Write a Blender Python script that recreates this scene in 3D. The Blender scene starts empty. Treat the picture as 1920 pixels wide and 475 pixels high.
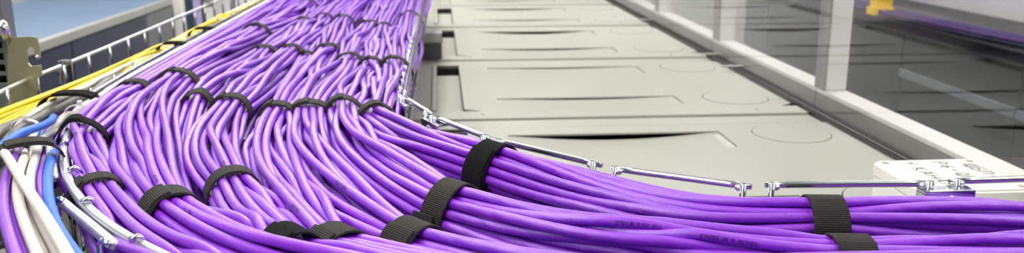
import bpy, bmesh, math, random
import numpy as np
from mathutils import Vector, Matrix

random.seed(7); RNG = np.random.default_rng(11)
SC = bpy.context.scene
COL = SC.collection

# ------------------------------------------------------------------ camera
# frame 1920x475; lines along the rack row meet at pixel (822,-172), focal 1650 px
F, CX, CY, VX, VY = 1650.0, 960.0, 237.5, 822.0, -172.0
CAMZ = 2.40                      # camera height above the room floor
_Y = np.array([VX-CX, VY-CY, F]); _Y /= np.linalg.norm(_Y)
_Z = -np.array([0.0, F*F/(CY-VY), F]); _Z /= np.linalg.norm(_Z)
_X = np.cross(_Y, _Z); _X = _X if _X[0] > 0 else -_X
ROT = np.stack([_X, _Y, _Z])     # image axes (right, down, forward) to world

def P(x, y, z=None, X=None, Y=None):
    """point seen at pixel (x, y) on the level z (above the floor), or on the plane X or Y"""
    d = ROT @ np.array([x-CX, y-CY, F])
    t = (z-CAMZ)/d[2] if z is not None else (X/d[0] if X is not None else Y/d[1])
    return d*t + np.array([0, 0, CAMZ])

cam_data = bpy.data.cameras.new('camera')
cam = bpy.data.objects.new('camera', cam_data); COL.objects.link(cam)
rx, ry, rz = ROT[:, 0], -ROT[:, 1], -ROT[:, 2]
M = Matrix(((rx[0], ry[0], rz[0], 0), (rx[1], ry[1], rz[1], 0), (rx[2], ry[2], rz[2], CAMZ), (0, 0, 0, 1)))
cam.matrix_world = M
cam_data.sensor_fit = 'HORIZONTAL'; cam_data.sensor_width = 36.0
cam_data.lens = F/1920*36.0
cam_data.clip_start = 0.02; cam_data.clip_end = 60
cam_data.dof.use_dof = True
cam_data.dof.focus_distance = 0.74
cam_data.dof.aperture_fstop = 9.0
SC.camera = cam

# ------------------------------------------------------------------ world, exposure
W = bpy.data.worlds.new('world'); SC.world = W; W.use_nodes = True
W.node_tree.nodes['Background'].inputs[0].default_value = (0.9, 0.95, 1.0, 1)
W.node_tree.nodes['Background'].inputs[1].default_value = 0.3
SC.view_settings.view_transform = 'Standard'
SC.view_settings.look = 'None'
SC.view_settings.gamma = 1.0
SC.view_settings.use_curve_mapping = False
SC.view_settings.exposure = -0.12
SC.cycles.use_denoising = True
LAMP = 17.0                        # radiance of the ceiling lamp diffusers

# levels
RACK = CAMZ-0.375                 # rack tops
RAIL = CAMZ-0.225                 # upper tray wires
FLOORW = CAMZ-0.296               # tray floor wires
PITCH = 0.65                      # rack width along the row

# ------------------------------------------------------------------ materials
def srgb(r, g, b):
    f = lambda c: (c/255/12.92) if c/255 <= .04045 else ((c/255+.055)/1.055)**2.4
    return (f(r), f(g), f(b), 1)

def mat(name, col, rough=.5, metal=0.0, spec=.5, var=0.0, vscale=40, bump=0.0, bscale=200, emit=0):
    m = bpy.data.materials.new(name); m.use_nodes = True
    nt = m.node_tree; b = nt.nodes['Principled BSDF']
    b.inputs['Base Color'].default_value = col
    b.inputs['Roughness'].default_value = rough
    b.inputs['Metallic'].default_value = metal
    b.inputs['Specular IOR Level'].default_value = spec
    if emit:
        b.inputs['Emission Color'].default_value = col
        b.inputs['Emission Strength'].default_value = emit
    tc = nt.nodes.new('ShaderNodeTexCoord')
    if var:
        n = nt.nodes.new('ShaderNodeTexNoise'); n.inputs['Scale'].default_value = vscale; n.inputs['Detail'].default_value = 5
        nt.links.new(tc.outputs['Object'], n.inputs['Vector'])
        r = nt.nodes.new('ShaderNodeMapRange'); r.inputs['To Min'].default_value = 1-var; r.inputs['To Max'].default_value = 1+var
        nt.links.new(n.outputs['Fac'], r.inputs['Value'])
        mx = nt.nodes.new('ShaderNodeVectorMath'); mx.operation = 'SCALE'
        mx.inputs[0].default_value = col[:3]; nt.links.new(r.outputs[0], mx.inputs['Scale'])
        nt.links.new(mx.outputs[0], b.inputs['Base Color'])
        rr = nt.nodes.new('ShaderNodeMapRange'); rr.inputs['To Min'].default_value = rough*.8; rr.inputs['To Max'].default_value = min(1, rough*1.2)
        nt.links.new(n.outputs['Fac'], rr.inputs['Value']); nt.links.new(rr.outputs[0], b.inputs['Roughness'])
    if bump:
        n2 = nt.nodes.new('ShaderNodeTexNoise'); n2.inputs['Scale'].default_value = bscale; n2.inputs['Detail'].default_value = 3
        nt.links.new(tc.outputs['Object'], n2.inputs['Vector'])
        bp = nt.nodes.new('ShaderNodeBump'); bp.inputs['Strength'].default_value = 1; bp.inputs['Distance'].default_value = bump
        nt.links.new(n2.outputs['Fac'], bp.inputs['Height']); nt.links.new(bp.outputs[0], b.inputs['Normal'])
    return m

def cable_mat(name, col, rough=.42, lump=.00022, rnd=.12, spec=.5, coat=0.0):
    """sheath with the faint spiral relief of the twisted pairs inside; u = metres along, v = turn"""
    m = mat(name, col, rough, spec=spec); nt = m.node_tree; b = nt.nodes['Principled BSDF']
    b.inputs['Coat Weight'].default_value = coat; b.inputs['Coat Roughness'].default_value = .32
    uv = nt.nodes.new('ShaderNodeUVMap'); sep = nt.nodes.new('ShaderNodeSeparateXYZ'); nt.links.new(uv.outputs[0], sep.inputs[0])
    oi = nt.nodes.new('ShaderNodeObjectInfo')
    def mth(op, a, c):
        n = nt.nodes.new('ShaderNodeMath'); n.operation = op
        for i, q in enumerate((a, c)):
            if q is None: continue
            if isinstance(q, (int, float)): n.inputs[i].default_value = q
            else: nt.links.new(q, n.inputs[i])
        return n.outputs[0]
    ph = mth('ADD', mth('MULTIPLY', sep.outputs['X'], 2*math.pi/.021), mth('MULTIPLY', sep.outputs['Y'], 4*math.pi))
    s = mth('SINE', mth('ADD', ph, mth('MULTIPLY', oi.outputs['Random'], 20)), None)
    nz = nt.nodes.new('ShaderNodeTexNoise'); nz.inputs['Scale'].default_value = 90
    nt.links.new(uv.outputs[0], nz.inputs['Vector'])
    h = mth('ADD', mth('MULTIPLY', s, .5), mth('MULTIPLY', nz.outputs['Fac'], 1.2))
    bp = nt.nodes.new('ShaderNodeBump'); bp.inputs['Distance'].default_value = lump; bp.inputs['Strength'].default_value = 1
    nt.links.new(h, bp.inputs['Height']); nt.links.new(bp.outputs[0], b.inputs['Normal'])
    r = nt.nodes.new('ShaderNodeMapRange'); r.inputs['To Min'].default_value = 1-rnd; r.inputs['To Max'].default_value = 1+rnd
    nt.links.new(oi.outputs['Random'], r.inputs['Value'])
    mx = nt.nodes.new('ShaderNodeVectorMath'); mx.operation = 'SCALE'; mx.inputs[0].default_value = col[:3]
    nt.links.new(r.outputs[0], mx.inputs['Scale']); nt.links.new(mx.outputs[0], b.inputs['Base Color'])
    return m

def strap_mat(name, fuzzy):
    m = mat(name, srgb(40, 38, 34) if not fuzzy else srgb(28, 28, 28), .7 if not fuzzy else .9, spec=.35 if not fuzzy else .15)
    nt = m.node_tree; b = nt.nodes['Principled BSDF']
    uv = nt.nodes.new('ShaderNodeUVMap')
    bp = nt.nodes.new('ShaderNodeBump'); bp.inputs['Strength'].default_value = 1
    if fuzzy:
        n = nt.nodes.new('ShaderNodeTexNoise'); n.inputs['Scale'].default_value = 1400; n.inputs['Detail'].default_value = 4
        nt.links.new(uv.outputs[0], n.inputs['Vector']); nt.links.new(n.outputs['Fac'], bp.inputs['Height'])
        bp.inputs['Distance'].default_value = .0012
    else:
        w1 = nt.nodes.new('ShaderNodeTexWave'); w1.bands_direction = 'X'; w1.inputs['Scale'].default_value = 2*math.pi/.0016/(2*math.pi)/3.1416
        w1.inputs['Distortion'].default_value = .6; w1.inputs['Detail Scale'].default_value = 300
        w2 = nt.nodes.new('ShaderNodeTexWave'); w2.bands_direction = 'Y'; w2.inputs['Scale'].default_value = 300
        nt.links.new(uv.outputs[0], w1.inputs['Vector']); nt.links.new(uv.outputs[0], w2.inputs['Vector'])
        a = nt.nodes.new('ShaderNodeMath'); a.operation = 'MULTIPLY_ADD'; a.inputs[1].default_value = .35
        nt.links.new(w2.outputs['Fac'], a.inputs[0]); nt.links.new(w1.outputs['Fac'], a.inputs[2])
        nt.links.new(a.outputs[0], bp.inputs['Height']); bp.inputs['Distance'].default_value = .0006
        cr = nt.nodes.new('ShaderNodeValToRGB')
        cr.color_ramp.elements[0].color = srgb(22, 21, 18); cr.color_ramp.elements[1].color = srgb(62, 59, 52)
        nt.links.new(w1.outputs['Fac'], cr.inputs[0]); nt.links.new(cr.outputs[0], b.inputs['Base Color'])
    nt.links.new(bp.outputs[0], b.inputs['Normal'])
    return m

def glass_mat(name, tint, refl=1.0):
    m = bpy.data.materials.new(name); m.use_nodes = True; nt = m.node_tree
    for n in list(nt.nodes): nt.nodes.remove(n)
    o = nt.nodes.new('ShaderNodeOutputMaterial'); mx = nt.nodes.new('ShaderNodeMixShader')
    t = nt.nodes.new('ShaderNodeBsdfTransparent'); t.inputs[0].default_value = (*tint, 1)
    g = nt.nodes.new('ShaderNodeBsdfGlossy'); g.inputs['Roughness'].default_value = .015; g.inputs['Color'].default_value = (.78, .78, .84, 1)
    fr = nt.nodes.new('ShaderNodeFresnel'); ge = nt.nodes.new('ShaderNodeNewGeometry')
    ir = nt.nodes.new('ShaderNodeMapRange'); ir.inputs['To Min'].default_value = 1.52; ir.inputs['To Max'].default_value = 1/1.52
    nt.links.new(ge.outputs['Backfacing'], ir.inputs['Value']); nt.links.new(ir.outputs[0], fr.inputs['IOR'])   # same reflectance from both faces
    nt.links.new(fr.outputs[0], mx.inputs[0]); nt.links.new(t.outputs[0], mx.inputs[1]); nt.links.new(g.outputs[0], mx.inputs[2])
    nt.links.new(mx.outputs[0], o.inputs[0])
    return m

PURPLE = cable_mat('purple_sheath', srgb(138, 32, 206), rough=.40, spec=.9, coat=.5)
WHITE_C = cable_mat('cream_sheath', srgb(226, 222, 208))
GREYW_C = cable_mat('pale_grey_sheath', srgb(196, 194, 186))
BLUE_C = cable_mat('blue_sheath', srgb(52, 120, 232))
DBLUE_C = cable_mat('dark_blue_sheath', srgb(20, 40, 170))
YELLOW_C = cable_mat('yellow_sheath', srgb(250, 222, 10), lump=.00005)
GREY_C = cable_mat('dark_grey_sheath', srgb(104, 102, 96))
BLACK_C = cable_mat('black_sheath', srgb(26, 26, 28))
RIB = strap_mat('ribbed_strap', False)
FUZZ = strap_mat('fuzzy_strap', True)
ZINC = mat('zinc_wire', (.52, .54, .58, 1), .2, metal=1, var=.08, vscale=300, bump=.00003, bscale=500)
GALV = mat('dull_zinc_wire', (.66, .67, .69, 1), .42, metal=.9, var=.1, vscale=200, bump=.00002, bscale=600)
CHROME = mat('bright_plate', (.66, .68, .74, 1), .14, metal=1)
WELD = mat('weld', (.7, .72, .75, 1), .35, metal=1, bump=.0004, bscale=900)
INK = mat('cable_ink', srgb(38, 16, 70), .6)
MARKER = mat('marker_ink', srgb(58, 58, 58), .6)
RACKM = mat('rack_grey', srgb(166, 168, 157), .36, var=.04, vscale=9, bump=.00004, bscale=900)
RACKD = mat('rack_plate_grey', srgb(150, 148, 140), .38, var=.05, vscale=12, bump=.00004, bscale=900)
BLACKIN = mat('rack_interior', srgb(18, 18, 17), .7)
GASKET = mat('rubber_gasket', srgb(22, 22, 26), .3)
FRAMEW = mat('white_frame', srgb(232, 230, 220), .4)
DIMSIDE = mat('dim_side_grey', srgb(128, 124, 114), .35)  # grey paints the dim rack-facing sides of the white frame
PLASTIC = mat('white_plastic', srgb(236, 234, 226), .38, bump=.00003, bscale=1500)
SCREWM = mat('box_screw', srgb(176, 170, 150), .4, metal=.6)
GLASS = glass_mat('partition_glass', (.93, .93, .945))
ZINCY = mat('yellow_zinc', srgb(178, 176, 140), .38, metal=.75, var=.12, vscale=60)
STRUTM = mat('strut_steel', srgb(128, 138, 132), .4, metal=.6)
DARKBLUE = mat('blue_grey_door', srgb(52, 58, 78), .4)
DARKGREY = mat('grey_door', srgb(110, 112, 116), .4)
PALEBLUE = mat('pale_blue_top', srgb(112, 136, 164), .3, var=.06, vscale=3)
ALU = mat('aluminium_edge', srgb(178, 180, 174), .35, metal=.3)
WALLW = mat('white_wall', srgb(226, 226, 222), .6)
FLOORM = mat('raised_floor', srgb(90, 92, 96), .4, var=.05, vscale=4)
CEILM = mat('white_ceiling', srgb(236, 236, 232), .8)
DOORK = mat('black_door', srgb(14, 14, 20), .35)
YELLOWP = mat('yellow_plastic', srgb(252, 208, 10), .4)
DARKBOX = mat('dark_support', srgb(84, 84, 86), .4)
SHADEPURPLE = cable_mat('shaded_purple_sheath', srgb(74, 44, 112), rough=.5)  # purple darkened in its base colour to stand in for shade
NAVY = cable_mat('navy_sheath', srgb(22, 24, 62), rough=.5)
NYLON = mat('natural_nylon', srgb(226, 224, 214), .35)
LAMPM = mat('lamp_diffuser', (1, .985, .95, 1), .5, emit=LAMP)
UPGLOW = mat('added_upward_glow', (1, .985, .95, 1), .5, emit=LAMP*.45)  # emission added on the lamp tops to brighten the ceiling

# ------------------------------------------------------------------ helpers
def link(o, parent=None):
    COL.objects.link(o)
    if parent is not None: o.parent = parent
    return o

def tag(o, label=None, cat=None, group=None, kind=None):
    if label: o['label'] = label
    if cat: o['category'] = cat
    if group: o['group'] = group
    if kind: o['kind'] = kind
    return o

def empty(name, loc=(0, 0, 0)):
    o = bpy.data.objects.new(name, None); o.empty_display_size = .05
    o.location = loc
    return link(o)

def mesh_np(name, V, Q, m, parent=None, smooth=True, uv=None, off=None):
    """V (n,3), Q (k,4) quads; uv (k*4,2) per corner. off: world position of the parent"""
    V = np.asarray(V, float)
    if off is not None: V = V-np.asarray(off)
    me = bpy.data.meshes.new(name)
    n, k = len(V), len(Q); q = np.asarray(Q, np.int32)
    me.vertices.add(n); me.vertices.foreach_set('co', V.astype(np.float32).ravel())
    me.loops.add(k*q.shape[1]); me.loops.foreach_set('vertex_index', q.ravel())
    me.polygons.add(k); me.polygons.foreach_set('loop_start', np.arange(k, dtype=np.int32)*q.shape[1])
    if smooth: me.polygons.foreach_set('use_smooth', np.ones(k, bool))
    if uv is not None:
        l = me.uv_layers.new(name='UVMap'); l.data.foreach_set('uv', np.asarray(uv, np.float32).ravel())
    me.update(calc_edges=True); me.validate()
    me.materials.append(m)
    return link(bpy.data.objects.new(name, me), parent)

def from_bm(name, bm, m, parent=None, smooth=False, off=None):
    if off is not None: bmesh.ops.translate(bm, verts=bm.verts, vec=-Vector(off))
    bmesh.ops.recalc_face_normals(bm, faces=bm.faces)
    me = bpy.data.meshes.new(name); bm.to_mesh(me); bm.free()
    if smooth:
        for p in me.polygons: p.use_smooth = True
    me.materials.append(m)
    return link(bpy.data.objects.new(name, me), parent)

def add_box(bm, x0, x1, y0, y1, z0, z1, bev=0.0, seg=2):
    g = bmesh.ops.create_cube(bm, size=1)['verts']
    for v in g:
        v.co = Vector((x0 if v.co.x < 0 else x1, y0 if v.co.y < 0 else y1, z0 if v.co.z < 0 else z1))
    if bev:
        es = list({e for v in g for e in v.link_edges})
        bmesh.ops.bevel(bm, geom=es, offset=bev, segments=seg, affect='EDGES', profile=.6)

def box(name, x0, x1, y0, y1, z0, z1, m, parent=None, bev=.0015, off=None):
    bm = bmesh.new(); add_box(bm, x0, x1, y0, y1, z0, z1, bev)
    return from_bm(name, bm, m, parent, off=off)

def spline(pts, step):
    """Catmull-Rom through the points, resampled every `step` metres; also arc length of each control point"""
    p = np.asarray(pts, float)
    e = np.vstack([2*p[0]-p[1], p, 2*p[-1]-p[-2]])
    out, cidx = [], [0]
    for i in range(1, len(e)-2):
        a, b, c, d = e[i-1:i+3]
        n = max(8, int(np.linalg.norm(c-b)/.004))
        t = np.linspace(0, 1, n, endpoint=False)[:, None]
        al = [max(np.linalg.norm(q), 1e-6)**.5 for q in (b-a, c-b, d-c)]
        m1 = al[1]*((b-a)/al[0]-(c-a)/(al[0]+al[1])+(c-b)/al[1])
        m2 = al[1]*((c-b)/al[1]-(d-b)/(al[1]+al[2])+(d-c)/al[2])
        h = 2*t**3-3*t**2+1, t**3-2*t**2+t, -2*t**3+3*t**2, t**3-t**2
        out.append(h[0]*b+h[1]*m1+h[2]*c+h[3]*m2); cidx.append(cidx[-1]+n)
    out.append(p[-1:]); o = np.vstack(out)
    L = np.concatenate([[0], np.cumsum(np.linalg.norm(np.diff(o, axis=0), axis=1))])
    k = max(3, int(round(L[-1]/step))+1); s = np.linspace(0, L[-1], k)
    return np.stack([np.interp(s, L, o[:, j]) for j in range(3)], 1), s, L[cidx]

def frames(C):
    T = np.gradient(C, axis=0); T /= np.linalg.norm(T, axis=1)[:, None]
    N = np.cross(T, [0, 0, 1.0]); N /= np.maximum(np.linalg.norm(N, axis=1)[:, None], 1e-6)
    return T, N, np.cross(N, T)

def tube_arrays(C, r, sides=10, cap=True, frame=None):
    T, N, B = frame if frame else frames(C)
    n = len(C); a = np.arange(sides)/sides*2*np.pi
    rr = np.full(n, r) if np.isscalar(r) else np.asarray(r)
    V = C[:, None]+rr[:, None, None]*(np.cos(a)[None, :, None]*N[:, None]+np.sin(a)[None, :, None]*B[:, None])
    i = np.arange(n-1)[:, None]*sides; j = np.arange(sides)[None]; j2 = (j+1) % sides
    Q = np.stack([i+j, i+j2, i+sides+j2, i+sides+j], -1).reshape(-1, 4)
    L = np.concatenate([[0], np.cumsum(np.linalg.norm(np.diff(C, axis=0), axis=1))])
    u0 = np.repeat(L[:-1], sides); u1 = np.repeat(L[1:], sides)
    v0 = np.tile(np.arange(sides)/sides, n-1); v1 = v0+1/sides
    uv = np.stack([np.stack([u0, v0], -1), np.stack([u0, v1], -1), np.stack([u1, v1], -1), np.stack([u1, v0], -1)], 1).reshape(-1, 2)
    V = V.reshape(-1, 3)
    if cap:
        ca, cb = len(V), len(V)+1
        V = np.vstack([V, C[:1], C[-1:]])
        q1 = [[ca, (k+2) % sides, (k+1) % sides, k] for k in range(0, sides, 2)]
        e = (n-1)*sides
        q2 = [[cb, e+k, e+(k+1) % sides, e+(k+2) % sides] for k in range(0, sides, 2)]
        Q = np.vstack([Q, q1, q2]); uv = np.vstack([uv, np.zeros((len(q1)*8, 2))])
    return V, Q, uv

def tube(name, C, r, m, parent=None, sides=10, off=None):
    V, Q, uv = tube_arrays(np.asarray(C, float), r, sides)
    return mesh_np(name, V, Q, m, parent, True, uv, off)

def wire(name, pts, r, m, parent=None, step=.006, sides=10, off=None):
    """rounded wire with softly rounded ends"""
    C, s, _ = spline(pts, step)
    R = np.full(len(C), r); R[0] = R[-1] = r*.8
    return tube(name, C, R, m, parent, sides, off)

# ------------------------------------------------------------------ the room
def room():
    fl = box('floor', -5, 5, -3, 9, -.05, 0, FLOORM, bev=0); tag(fl, kind='structure')
    ce = box('ceiling', -5, 5, -3, 9, 3.75, 3.8, CEILM, bev=0); tag(ce, kind='structure')
    tag(box('wall_back', -5, 5, 9, 9.1, 0, 3.75, WALLW, bev=0), kind='structure')
    tag(box('wall_front', -5, 5, -3.1, -3, 0, 3.75, WALLW, bev=0), kind='structure')
    tag(box('wall_left', -5.1, -5, -3, 9, 0, 3.75, WALLW, bev=0), kind='structure')
    tag(box('wall_right', 5, 5.1, -3, 9, 0, 3.75, WALLW, bev=0), kind='structure')

def ceiling_lamp(x, y, lx, ly, label):
    """unseen long lamp hung below the ceiling; its upward glow is added to brighten the ceiling"""
    z = 3.42; o = (x, y, z); t = empty('ceiling_light', o); tag(t, label, 'light', 'long lights hung from the ceiling above the rack rows')
    box('housing', x-lx, x+lx, y-ly, y+ly, z-.012, z+.012, FRAMEW, t, bev=.003, off=o)
    box('diffuser', x-lx+.01, x+lx-.01, y-ly+.01, y+ly-.01, z-.018, z-.0125, LAMPM, t, bev=0, off=o)
    box('added_upglow', x-lx+.01, x+lx-.01, y-ly+.01, y+ly-.01, z+.0125, z+.018, UPGLOW, t, bev=0, off=o)  # glowing top added to light the ceiling
    for k in (-1, 1):
        wire('hanger', [(x, y+k*ly*.7, z+.019), (x, y+k*ly*.7, 3.6), (x, y+k*ly*.7, 3.75)], .0015, ZINC, t, step=.1, sides=6, off=o)

# ------------------------------------------------------------------ near rack row
def outline_mesh(name, outer, holes, z0, z1, m, parent, off):
    cu = bpy.data.curves.new('tmp', 'CURVE'); cu.dimensions = '2D'; cu.fill_mode = 'BOTH'; cu.extrude = (z1-z0)/2
    for ring in [outer]+holes:
        sp = cu.splines.new('POLY'); sp.points.add(len(ring)-1); sp.use_cyclic_u = True
        for p, (x, y) in zip(sp.points, ring): p.co = (x-off[0], y-off[1], 0, 1)
    ob = bpy.data.objects.new('tmp', cu); COL.objects.link(ob)
    me = bpy.data.meshes.new_from_object(ob.evaluated_get(bpy.context.evaluated_depsgraph_get()))
    bpy.data.objects.remove(ob); bpy.data.curves.remove(cu)
    me.transform(Matrix.Translation((0, 0, (z0+z1)/2-off[2]))); me.name = name
    me.materials.clear(); me.materials.append(m)
    return link(bpy.data.objects.new(name, me), parent)

def circ(x, y, r, n=48):
    return [(x+r*math.cos(2*math.pi*i/n), y+r*math.sin(2*math.pi*i/n)) for i in range(n)]

XL, XR = -.50, .690
def rack(y0, label, sags):
    y1 = y0+PITCH; o = (0, y0+PITCH/2, 0)
    t = empty('server_rack', o); tag(t, label, 'rack', 'server racks in the near row')
    box('cabinet_body', XL, XR, y0+.004, y1-.004, 0, RACK-.16, BLACKIN, t, off=o)
    # rim under the lid
    for nm, a in (('rim', (XL, XR, y0+.004, y0+.012)), ('rim', (XL, XR, y1-.016, y1-.006)), ('rim', (XR-.008, XR, y0+.012, y1-.016)), ('rim', (XL, XL+.008, y0+.012, y1-.016))):
        box(nm, *a, RACK-.16, RACK-.0065, BLACKIN, t, bev=.001, off=o)
    # two front flanges
    box('front_flange', XL, XR, y0+.004, y0+.060, RACK-.0065, RACK-.003, RACKM, t, bev=.0015, off=o)
    box('front_flange', XL, XR, y0+.0625, y0+.122, RACK-.0065, RACK+.0015, RACKM, t, bev=.002, off=o)
    # plain plate left of the cable channel, with its raised lip
    box('side_plate', XL, -.022, y0+.126, y1-.010, RACK-.006, RACK, RACKD, t, bev=.0015, off=o)
    box('plate_lip', -.021, -.012, y0+.126, y1-.010, RACK-.03, RACK+.004, RACKM, t, bev=.002, off=o)
    box('channel_floor', -.012, .042, y0+.126, y1-.045, RACK-.026, RACK-.02, RACKM, t, bev=.001, off=o)
    # lid with two flaps and two round knock-outs
    flaps = [(y1-.060, .105, sags[1]), (y1-.412, .082, sags[0])]
    discs = [(.596, y1-.085), (.596, y1-.440)]
    x0, x1 = .110, .476
    holes = [[(x0, fy), (x1, fy), (x1, fy-l), (x0, fy-l)] for fy, l, s in flaps]+[circ(x, y, .0665) for x, y in discs]
    outer = [(.042+.035, y0+.126), (XR-.03, y0+.126), (XR, y0+.15), (XR, y1-.010), (.042, y1-.010), (.042, y0+.145)]
    lid = outline_mesh('lid', outer, holes, RACK-.003, RACK, RACKM, t, o)
    for fy, l, s in flaps:                                   # flap: sags along its free far edge
        nx, ny = 21, 6
        xs = np.linspace(x0, x1-.003, nx); ys = np.linspace(fy-l, fy-.0045, ny)
        Xg, Yg = np.meshgrid(xs, ys)
        tt = np.sin(np.pi*(Xg-x0)/(x1-.003-x0)); q = ((Yg-(fy-l))/l)**1.6
        Z = RACK-.0004-s*tt*q
        top = np.stack([Xg, Yg, Z], -1).reshape(-1, 3); bot = top-[0, 0, .0016]
        i = np.arange(ny-1)[:, None]*nx+np.arange(nx-1)[None]; i = i.ravel(); n = nx*ny
        Qt = np.stack([i, i+1, i+nx+1, i+nx], -1); Qb = Qt[:, ::-1]+n
        k = np.arange((ny-1)*nx, ny*nx-1); Qe = np.stack([k, k+1, k+1+n, k+n], -1)
        r = np.arange(ny-1)*nx+nx-1; Qr = np.stack([r, r+nx, r+nx+n, r+n], -1)
        mesh_np('cable_flap', np.vstack([top, bot]), np.vstack([Qt, Qb, Qe, Qr]), RACKM, lid, True, off=o)
    for x, y in discs:
        bm = bmesh.new()
        bmesh.ops.create_cone(bm, cap_ends=True, segments=48, radius1=.0648, radius2=.0648, depth=.003)
        bmesh.ops.translate(bm, verts=bm.verts, vec=(x, y, RACK-.0011))
        from_bm('knockout_disc', bm, RACKM, lid, off=o)
    # two little screws on the flange
    for x in (.075, .60):
        bm = bmesh.new(); bmesh.ops.create_uvsphere(bm, u_segments=12, v_segments=8, radius=.004)
        bmesh.ops.scale(bm, verts=bm.verts, vec=(1, 1, .45)); bmesh.ops.translate(bm, verts=bm.verts, vec=(x, y0+.092, RACK+.0015))
        from_bm('screw', bm, RACKD, t, True, off=o)

# ------------------------------------------------------------------ glass partition along the racks
def partition():
    o = (.72, 2.4, RACK)
    t = empty('glass_partition', o); tag(t, 'tall glass partition with white frame along the right edge of the racks', 'partition')
    y0, y1 = .86, 4.7
    box('gasket', .6905, .699, y0, y1, RACK-.004, RACK+.010, GASKET, t, bev=.003, off=o)
    posts = [.93, 1.575, 2.225, 2.875, 3.525, 4.175]
    ys = [y0]+posts[1:]+[y1]
    for a, b in zip(ys[:-1], ys[1:]):
        box('glass_pane', .7005, .7055, a+.0015, b-.0015, RACK+.0015, RACK+1.20, GLASS, t, bev=0, off=o)
    br = box('bottom_rail', .722, .762, y0, y1, RACK-.03, RACK+.031, DIMSIDE, t, bev=.002, off=o)  # grey colour stands in for the rail's dim side below the white top
    box('white_cap', .720, .764, y0, y1, RACK+.0313, RACK+.040, FRAMEW, br, bev=.002, off=o)
    box('top_rail', .722, .762, y0, y1, RACK+1.16, RACK+1.20, FRAMEW, t, bev=.003, off=o)
    for y in posts:
        po = box('post', .722, .762, y, y+.045, RACK+.0405, RACK+1.16, FRAMEW, t, bev=.003, off=o)
        box('shade_strip', .7185, .7215, y+.001, y+.045, RACK+.0405, RACK+1.16, DIMSIDE, po, bev=.001, off=o)  # thin strip added to paint the post's rack-facing side dim
    box('foot_panel', .724, .760, y0, y1, 0, RACK-.0305, DOORK, t, bev=0, off=o)
    for y in (2.0, 2.18, 2.9):                                # small clips holding the gasket
        box('clip', .66, .716, y, y+.012, RACK+.011, RACK+.014, ALU, t, bev=.001, off=o)

# ------------------------------------------------------------------ junction box with marker writing
GLY = {  # pen strokes on a 1 x 1.5 cell
 'Щ': [[(0,1.5),(0,0),(1,0),(1,1.5)],[(.5,1.5),(.5,0)],[(1,0),(1.15,-.3)]], 'Б': [[(.9,1.5),(0,1.5),(0,0),(.8,0),(.95,.4),(.8,.8),(0,.85)]],
 'П': [[(0,0),(0,1.5),(1,1.45),(1,0)]], '-': [[(.1,.7),(.9,.75)]], '1': [[(.2,1.1),(.6,1.5),(.6,0)]], 'Р': [[(0,0),(0,1.5),(.8,1.45),(.95,1.1),(.7,.7),(0,.7)]],
 '6': [[(.9,1.5),(.3,1.0),(.05,.4),(.4,0),(.85,.2),(.85,.6),(.4,.8),(.1,.5)]], 'Q': [[(.5,0),(.05,.5),(.2,1.3),(.7,1.5),(1,.9),(.85,.2),(.5,0)],[(.6,.5),(1.05,-.1)]],
 'F': [[(0,0),(0,1.5),(.95,1.5)],[(0,.8),(.7,.85)]], '8': [[(.5,.8),(.1,1.1),(.5,1.5),(.85,1.15),(.5,.8),(.05,.4),(.5,0),(.95,.4),(.5,.8)]],
 'У': [[(0,1.5),(.5,.7)],[(1,1.5),(.2,0)]], '.': [[(.2,0),(.3,.08)]], 'К': [[(0,0),(0,1.5)],[(.9,1.5),(0,.7),(.95,0)]],
 'А': [[(0,0),(.5,1.5),(1,0)],[(.2,.55),(.8,.55)]], 'Н': [[(0,0),(0,1.5)],[(1,0),(1,1.5)],[(0,.75),(1,.8)]], 'Л': [[(0,0),(.5,1.5),(1,0)]], ' ': []}

def writing(text, size):
    """flat pen strokes; returns quads in 2-D (reading direction, up)"""
    V, Q, x = [], [], 0
    for ch in text:
        for st in GLY[ch]:
            p = np.array(st)*[size*.62, size*.66]+[x, 0]
            for a, b in zip(p[:-1], p[1:]):
                d = b-a; d = d/max(np.linalg.norm(d), 1e-9); n = np.array([-d[1], d[0]])*.0007; d = d*.0005
                k = len(V); V += [a-d-n, b+d-n, b+d+n, a-d+n]; Q.append([k, k+1, k+2, k+3])
        x += size*(.95 if ch not in '.1' else .6)
    return np.array(V), np.array(Q)

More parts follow.
